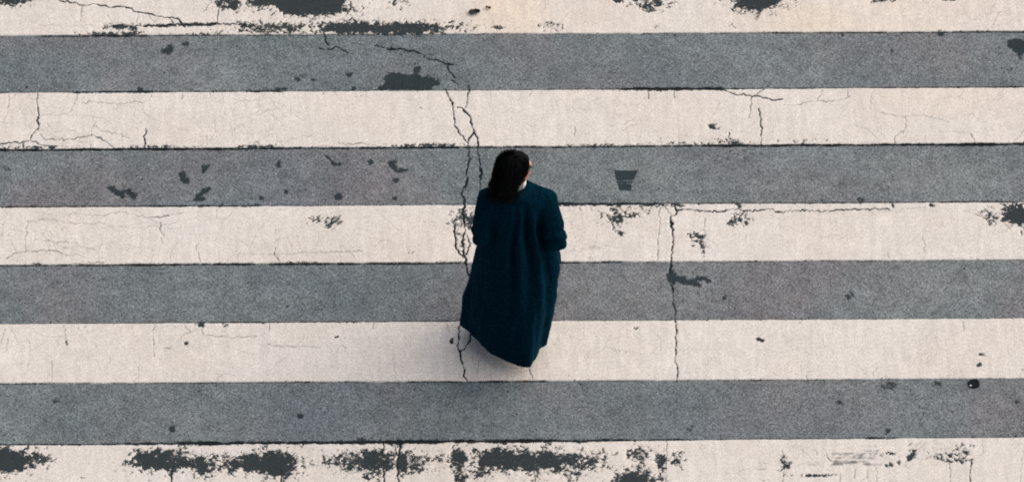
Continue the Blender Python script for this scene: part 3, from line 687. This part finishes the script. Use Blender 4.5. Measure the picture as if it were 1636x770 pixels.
def fuse(name, bm, voxel, smooth, mat, parent, it=1):
    """melt overlapping solids into one continuous skin"""
    me = bpy.data.meshes.new(name)
    bm.to_mesh(me); bm.free()
    tmp = bpy.data.objects.new(name, me)
    COL.objects.link(tmp)
    r = tmp.modifiers.new('r', 'REMESH'); r.mode = 'VOXEL'; r.voxel_size = voxel; r.use_smooth_shade = True
    s = tmp.modifiers.new('s', 'SMOOTH'); s.iterations = smooth; s.factor = .5
    dg = bpy.context.evaluated_depsgraph_get()
    out = bpy.data.meshes.new_from_object(tmp.evaluated_get(dg))
    bpy.data.objects.remove(tmp)
    bpy.data.meshes.remove(me)
    out.name = name
    out.materials.clear()
    for p in out.polygons: p.use_smooth = True
    return link(name, out, mat, parent)


# --- body: head, neck, trunk, arms with hands, legs, one skin
HC = Vector((.021, .035, 1.424))         # head centre
HY = R(-49)                              # head turned to the right
HM = Matrix.Translation(HC) @ Euler((R(-6), 0, HY)).to_matrix().to_4x4()   # local +Y is where the face looks


def hp(x, y, z):
    return HM @ Vector((x, y, z))


bm = bmesh.new()
rot = (R(-6), 0, HY)
ell(bm, hp(0, -.012, .022), (.074, .092, .088), rot, 28, 18)      # skull
ell(bm, hp(0, .030, -.035), (.060, .062, .078), rot, 24, 16)      # face
ell(bm, hp(0, .066, -.088), (.026, .024, .020), rot)              # chin
ell(bm, hp(.036, .052, -.026), (.022, .022, .020), rot)           # cheeks
ell(bm, hp(-.036, .052, -.026), (.022, .022, .020), rot)
ell(bm, hp(0, .078, .022), (.042, .014, .012), rot)               # brow
limb(bm, [(*hp(0, .088, .008), .008), (*hp(0, .104, -.026), .0125)], 10)      # nose
ell(bm, hp(0, .088, -.056), (.022, .010, .010), rot)              # mouth
for s in (-1, 1):
    ell(bm, hp(s * .074, -.006, -.012), (.010, .019, .031), (R(-6), 0, HY + s * R(-15)))   # ears
limb(bm, [(.014, .018, 1.375, .049), (.014, .005, 1.285, .053)])  # neck
limb(bm, [(-.105, -.005, 1.210, .042), (.025, -.005, 1.225, .055), (.165, -.005, 1.210, .042)])
ell(bm, (.02, .005, 1.15), (.145, .095, .15))
ell(bm, (.02, .005, .98), (.120, .085, .13))
ell(bm, (.005, -.005, .85), (.150, .110, .12))
for s, sh, el, wr in ((1, (.185, -.005, 1.205), (.262, -.085, .985), (.185, .125, .905)), (-1, (-.125, -.005, 1.205), (-.165, -.085, .995), (-.105, .125, .915))):
    limb(bm, [(*sh, .046), (*el, .037)])
    limb(bm, [(*el, .037), (*wr, .026)])
    w0 = Vector(wr)
    dirn = Vector((-s * .55, .80, .05)).normalized()
    side = Vector((-s * .80, -.55, 0)).normalized()        # towards the thumb side
    upv = Vector((0, 0, 1))
    palm = w0 + dirn * .045
    limb(bm, [(*w0, .024), (*(w0 + dirn * .03), .026)], 10)
    ell(bm, palm, (.022, .044, .036), (0, 0, math.atan2(-dirn.x, dirn.y)))
    for i in range(4):          # four fingers, curled round towards the belly
        L = (.070, .078, .073, .058)[i]
        b0 = palm + dirn * .032 + upv * (.027 - .018 * i)
        b1 = b0 + dirn * (L * .45)
        b2 = b1 + (dirn * .6 - side * .15 + Vector((0, -.75, 0))).normalized() * (L * .33)
        b3 = b2 + Vector((-s * .1, -1, -.1)).normalized() * (L * .27)
        limb(bm, [(*b0, .0092), (*b1, .0088), (*b2, .0080), (*b3, .0070)], 8)
    t0 = palm - dirn * .018 + upv * .026
    t1 = t0 + (upv * .7 + dirn * .6).normalized() * .034
    t2 = t1 + (upv * .25 + dirn * .95).normalized() * .028
    limb(bm, [(*t0, .013), (*t1, .0105), (*t2, .0085)], 8)
for hip, kn, an, toe in (((-.075, 0, .80), (-.085, .115, .455), (-.085, .095, .085), (-.09, .23, .035)), ((.085, -.01, .80), (.085, .045, .455), (.085, -.045, .09), (.095, .09, .035))):
    limb(bm, [(*hip, .080), (*kn, .054)])
    limb(bm, [(*kn, .054), ((kn[0] + an[0]) / 2, (kn[1] + an[1]) / 2 - .015, (kn[2] + an[2]) / 2 + .06, .052), (*an, .034)])
    limb(bm, [(an[0], an[1] - .02, .040, .032), (*toe, .028)])
body = fuse('body', bm, .0055, 4, M_SKIN, person)

# eyes and lips
for s in (-1, 1):
    bm = bmesh.new()
    ell(bm, hp(s * .030, .0815, .0), (.0125, .008, .006), rot)
    me = bpy.data.meshes.new('eye'); bm.to_mesh(me); bm.free()
    link('eye', me, M_EYE, body)
bm = bmesh.new()
ell(bm, hp(0, .0945, -.053), (.020, .0055, .0045), rot)
ell(bm, hp(0, .0940, -.061), (.017, .0060, .0050), rot)
me = bpy.data.meshes.new('lips'); bm.to_mesh(me); bm.free()
link('lips', me, M_LIP, body)

# --- trousers and shoes (under the coat)
for hip, kn, an, toe in (((-.075, 0, .82), (-.085, .115, .455), (-.085, .095, .085), (-.09, .23, .035)), ((.085, -.01, .82), (.085, .045, .455), (.085, -.045, .09), (.095, .09, .035))):
    bm = bmesh.new()
    limb(bm, [(*hip, .096), (*kn, .074), (an[0], an[1], an[2] + .02, .060)])
    fuse('trouser_leg', bm, .009, 4, M_TROUSER, person)
    bm = bmesh.new()
    limb(bm, [(an[0], an[1] - .025, .045, .040), (an[0], an[1] + .04, .050, .040), (toe[0], toe[1] + .01, .034, .034)])
    ell(bm, (toe[0], toe[1] - .06, .020), (.046, .10, .020))
    ell(bm, (an[0], an[1] - .025, .020), (.036, .045, .020))
    fuse('shoe', bm, .006, 4, M_SHOE, person)


# --- coat
def lerp_table(tab, z):
    zs = [t[0] for t in tab]
    return [float(np.interp(z, zs, [t[i] for t in tab])) for i in range(1, len(tab[0]))]


#        z     cx    cy     a     b
COAT = [(.10, -.015, -.030, .262, .250), (.30, .000, -.035, .262, .225), (.50, .026, -.030, .256, .195), (.70, .046, -.020, .246, .172), (.90, .048, -.010, .212, .150),
        (1.05, .036, -.006, .170, .135), (1.18, .036, -.006, .185, .122), (1.25, .032, -.006, .182, .108), (1.285, .028, -.004, .140, .094), (1.305, .016, .000, .095, .082), (1.320, .014, .004, .066, .066)]
#  hem outline round its own centre: angle (deg) -> radius
HEM = [(-187, .262), (-176, .205), (-155, .178), (-132, .171), (-112, .187), (-97, .207), (-80, .250), (-69, .292), (-61, .318), (-54, .290), (-43, .268), (-30, .254), (0, .256), (40, .262), (90, .262), (130, .262), (160, .270), (173, .262)]
HA = np.array([h[0] for h in HEM]); HR = np.array([h[1] for h in HEM])


def coat_r(th, z, a, b):
    r = a * b / math.sqrt((b * math.cos(th)) ** 2 + (a * math.sin(th)) ** 2)
    d = math.degrees(th)
    while d > 173: d -= 360
    k = min(1, max(0, (.98 - z) / .88))
    k = k ** 1.25
    rh = float(np.interp(d, HA, HR))
    r = r * (1 - k) + rh * k

    def ridge(at, wid, amp):
        q = ((d - at + 180) % 360) - 180
        return amp * math.exp(-(q / wid) ** 2)
    up = min(1, max(0, (1.30 - z) / .25)) * min(1, max(0, (z - .45) / .4))
    wob = 6 * math.sin(z * 5.2)
    r += up * (ridge(-104 + wob, 7, .024) + ridge(-80 + wob, 7, .034) - ridge(-92 + wob, 6, .022) + ridge(-52, 8, .034) - ridge(-66, 7, .030) + ridge(-128 - wob, 10, .018) - ridge(-36, 8, .026))
    lo = min(1, max(0, (.85 - z) / .6))
    r += lo * (ridge(-22, 7, .012) - ridge(-33, 6, .010) + ridge(10, 8, .012) + ridge(60, 9, .014) + ridge(100, 9, .014) + ridge(135, 9, .012) - ridge(-150, 10, .008) + ridge(-115, 6, .005))
    return r


bm = bmesh.new()
NT = 120
zs = list(np.linspace(.118, .30, 8)) + list(np.linspace(.33, 1.320, 40))
rings = []


def hem_z(th):
    return 0.0


for inner in (False, True):
    seq = zs[::-1] if not inner else zs
    for z in seq:
        if inner and z > 1.10:
            continue
        cx, cy, a, b = lerp_table(COAT, z)
        ring = []
        for i in range(NT):
            th = 2 * math.pi * i / NT - math.pi
            r = coat_r(th, z, a, b) - (.020 if inner else 0)
            ring.append(bm.verts.new((cx + r * math.cos(th), cy + r * math.sin(th), z)))
        rings.append(ring)
for r0, r1 in zip(rings[:-1], rings[1:]):
    for i in range(NT):
        j = (i + 1) % NT
        bm.faces.new((r0[i], r0[j], r1[j], r1[i]))
bm.faces.new(rings[0][::-1])
bm.faces.new(rings[-1])
bmesh.ops.recalc_face_normals(bm, faces=bm.faces)
# sleeves
limb(bm, [(.150, -.004, 1.240, .062), (.196, -.006, 1.215, .070), (.236, -.045, 1.090, .070), (.262, -.088, .985, .066), (.235, -.02, .930, .068), (.200, .075, .905, .056)], 20)
limb(bm, [(-.085, -.004, 1.240, .062), (-.128, -.006, 1.215, .068), (-.150, -.045, 1.090, .066), (-.160, -.085, .995, .062), (-.145, -.02, .940, .062), (-.115, .075, .915, .054)], 20)
coat = fuse('coat', bm, .0075, 5, M_COAT, person)
nrm = [v.normal.copy() for v in coat.data.vertices]
for v, vn in zip(coat.data.vertices, nrm):
    p = v.co.copy()
    q = Vector((p.x * 9, p.y * 9, p.z * 3.2))
    d = .011 * mnoise.fractal(q, 1.0, 2.0, 3) + .005 * mnoise.fractal(Vector((p.x * 22, p.y * 22, p.z * 9)), 1.0, 2.0, 2)
    arm = 1.0 if (abs(p.x - .03) > .17 and p.z > .85) else 0.0
    if arm:
        d += .007 * math.sin(p.z * 85 + p.y * 40 + 3 * mnoise.noise(p * 8)) * math.exp(-((p.z - 1.0) / .07) ** 2)
    d *= min(1.0, .25 + max(0, p.z - .13) / .3)
    v.co = p + vn * d

# turned-down collar of the coat and a white shirt collar standing inside it


def ring_band(name, mat, parent, rows, thick=.004, a0=-180, a1=180, n=64):
    """rows: (cx, cy, z, rx, ry); a thin band lofted through them, with thickness"""
    bm = bmesh.new()
    grid = []
    closed = (a1 - a0) >= 360
    m = n if closed else n + 1
    allrows = [(r, 0) for r in rows] + [(r, -thick) for r in rows[::-1]]
    for (cx, cy, z, rx, ry), off in allrows:
        ring = []
        for i in range(m):
            th = R(a0 + (a1 - a0) * i / n)
            wob = .004 * math.sin(3 * th + z * 20)
            ring.append(bm.verts.new((cx + (rx + off + wob) * math.cos(th), cy + (ry + off + wob) * math.sin(th), z - (.012 * math.sin(th) if name == 'shirt_collar' else 0))))
        grid.append(ring)
    R_ = len(grid)
    for k in range(R_):
        g0, g1 = grid[k], grid[(k + 1) % R_]
        for i in range(n):
            j = (i + 1) % m
            bm.faces.new((g0[i], g0[j], g1[j], g1[i]))
    bmesh.ops.recalc_face_normals(bm, faces=bm.faces)
    me = bpy.data.meshes.new(name)
    bm.to_mesh(me); bm.free()
    for p in me.polygons: p.use_smooth = True
    return link(name, me, mat, parent)


ring_band('collar', M_COAT, coat, [(.014, .004, 1.300, .064, .064), (.014, .004, 1.326, .070, .070), (.014, .002, 1.329, .078, .076), (.018, -.002, 1.312, .094, .088), (.030, -.006, 1.288, .116, .100)], .006)
ring_band('shirt_collar', M_SHIRT, person, [(.016, .010, 1.300, .060, .060), (.017, .014, 1.338, .060, .060), (.018, .016, 1.362, .058, .059)], .004)

# --- hair: a dense mass with loose strands over it
hair_parts = [((0, -.037, .032), (.088, .090, .092)), ((0, .008, .064), (.068, .060, .048)), ((0, -.066, -.005), (.088, .062, .085)), ((-.052, -.045, -.015), (.050, .070, .080)), ((.050, -.050, -.005), (.036, .048, .070))]
bm = bmesh.new()
for c, r in hair_parts:
    ell(bm, hp(*c), r, rot, 28, 18)
ell(bm, (-.058, -.026, 1.384), (.062, .064, .074), (0, R(14), 0))
ell(bm, (-.086, -.030, 1.352), (.046, .050, .050))
ell(bm, (-.026, -.070, 1.362), (.058, .046, .052), (R(14), 0, 0))
hair = fuse('hair', bm, .007, 4, M_HAIR, person)
nrm = [v.normal.copy() for v in hair.data.vertices]
for v, vn in zip(hair.data.vertices, nrm):
    p = v.co.copy()
    v.co = p + vn * (.009 * mnoise.fractal(Vector((p.x * 26, p.y * 26, p.z * 12)), 1.0, 2.0, 3))
bm = bmesh.new()


def strand(pts, r0):
    prev = None
    n = len(pts)
    for i, p in enumerate(pts):
        d = (pts[min(i + 1, n - 1)] - pts[max(i - 1, 0)]).normalized()
        u = d.orthogonal().normalized(); w_ = d.cross(u)
        r = r0 * (1 - .75 * i / (n - 1))
        ring = [bm.verts.new(p + (u * math.cos(a) + w_ * math.sin(a)) * r) for a in (0, 2.094, 4.189)]
        if prev:
            for k in range(3):
                bm.faces.new((prev[k], prev[(k + 1) % 3], ring[(k + 1) % 3], ring[k]))
        prev = ring


for i in range(1500):
    az = random.uniform(0, 2 * math.pi)           # round the crown, 0 = towards the face
    if abs(((az + math.pi) % (2 * math.pi)) - math.pi) < R(33):
        continue
    crown = hp(0, -.02, .03)
    pts = []
    rr = random.uniform(.98, 1.09) if i % 9 else random.uniform(1.08, 1.20)
    pol1 = R(random.uniform(75, 105))
    for k in range(7):
        po = R(8) + (pol1 - R(8)) * k / 6
        l = Vector((-math.sin(az) * math.sin(po) * .088 * rr, math.cos(az) * math.sin(po) * .094 * rr, math.cos(po) * .095 * rr))
        pts.append(hp(l.x, l.y - .038, l.z + .031))
    last = pts[-1]
    # then fall to the back and the left shoulder
    ex = random.gauss(-.04, .045); ex = max(-.135, min(.045, ex))
    end = Vector((ex, -.066 - .048 * (1 - min(1, abs(ex + .02) / .12)) + random.gauss(0, .010), 1.338 - .055 * random.random() ** 1.6))
    if last.x < -.06:
        end = Vector((random.uniform(-.135, -.05), random.uniform(-.09, .0), random.uniform(1.255, 1.33)))
    mid = (last + end) / 2 + Vector((random.gauss(-.012, .010), -.022, .012))
    ph = random.uniform(0, 6.28)
    for k in range(1, 7):
        t = k / 6
        q = last * (1 - t) ** 2 + mid * 2 * t * (1 - t) + end * t * t
        q += Vector((math.sin(ph + t * 11), math.cos(ph + t * 10), .5 * math.sin(ph * 2 + t * 9))) * .013 * t
        pts.append(q)
    strand(pts, .0016 if i % 9 else .0010)
me = bpy.data.meshes.new('hair_strands'); bm.to_mesh(me); bm.free()
link('hair_strands', me, M_HAIR, hair)

# ------------------------------------------------------------------ small things lying on the road
# dark crumpled leaf on the far white stripe
M_LEAF = plain('dark dry leaf', (0.035, 0.034, 0.040), 0.8, 0.2, 0.5, 120.0)
M_LEAF2 = plain('brown leaf scrap', (0.16, 0.075, 0.035), 0.8, 0.2, 0.4, 150.0)


def leaf(name, mat, L, W, lift, seed, loc, rz, label, cat):
    r = random.Random(seed)
    bm = bmesh.new()
    n, m = 12, 5
    rows = []
    for i in range(n + 1):
        t = i / n
        hw = W * math.sin(math.pi * (t ** .8)) ** .75 * (1 + .18 * r.uniform(-1, 1)) + .0008
        row = []
        for j in range(m):
            s = (j / (m - 1)) * 2 - 1
            z = .012 * lift + lift * .030 * (abs(s) ** 1.6) + lift * .010 * math.sin(t * 7 + s * 2) + .004
            row.append(bm.verts.new(((t - .5) * L, s * hw, z)))
        rows.append(row)
    for a, b in zip(rows[:-1], rows[1:]):
        for j in range(m - 1):
            bm.faces.new((a[j], a[j + 1], b[j + 1], b[j]))
    me = bpy.data.meshes.new(name); bm.to_mesh(me); bm.free()
    o = link(name, me, mat)
    md = o.modifiers.new('thick', 'SOLIDIFY'); md.thickness = .0015
    x, y = ground(*loc)
    o.location = (x, y, .006); o.rotation_euler.z = rz
    return tag(o, label, cat)


leaf('dead_leaf', M_LEAF, .070, .021, .35, 3, (758, 23), R(8), 'small dark curled leaf on the farthest white stripe', 'leaf')
leaf('leaf_scrap', M_LEAF2, .034, .008, .3, 5, (780, 16), R(-20), 'tiny brown leaf scrap beside the dark curled leaf', 'leaf')

# round black disc with a highlight painted as a pale dab, on the grey strip near the right border
M_DISC = plain('black rubber', (0.012, 0.017, 0.020), 0.95, 0.05, 0.4, 200.0)
M_GLINT = plain('painted highlight', (0.80, 0.80, 0.76), 0.5, 0.3, 0.05, 50.0)
bm = bmesh.new()
prof = [(0, .0105), (.020, .0105), (.027, .0120), (.0315, .0105), (.0335, .006), (.0335, .0)]
NS = 28
rings = []
for r_, z_ in prof[1:]:
    rings.append([bm.verts.new((r_ * math.cos(2 * math.pi * i / NS) * (1 + .03 * math.sin(5 * i)), r_ * math.sin(2 * math.pi * i / NS), z_)) for i in range(NS)])
c = bm.verts.new((0, 0, prof[0][1]))
for i in range(NS):
    bm.faces.new((c, rings[0][i], rings[0][(i + 1) % NS]))
for a, b in zip(rings[:-1], rings[1:]):
    for i in range(NS):
        j = (i + 1) % NS
        bm.faces.new((a[i], b[i], b[j], a[j]))
bm.faces.new(rings[-1][::-1])
bmesh.ops.recalc_face_normals(bm, faces=bm.faces)
me = bpy.data.meshes.new('cap'); bm.to_mesh(me); bm.free()
disc = tag(link('bottle_cap', me, M_DISC), 'round black cap with a painted highlight on its rim, lying near the right border', 'cap')
x, y = ground(1556, 614)
disc.location = (x, y, .004)
bm = bmesh.new()
ell(bm, (-.021, -.020, .0115), (.0065, .0048, .002), (0, 0, R(-40)), 10, 6)  # pale dab standing in for the highlight on the disc
me = bpy.data.meshes.new('painted_highlight'); bm.to_mesh(me); bm.free()
link('painted_highlight', me, M_GLINT, disc)
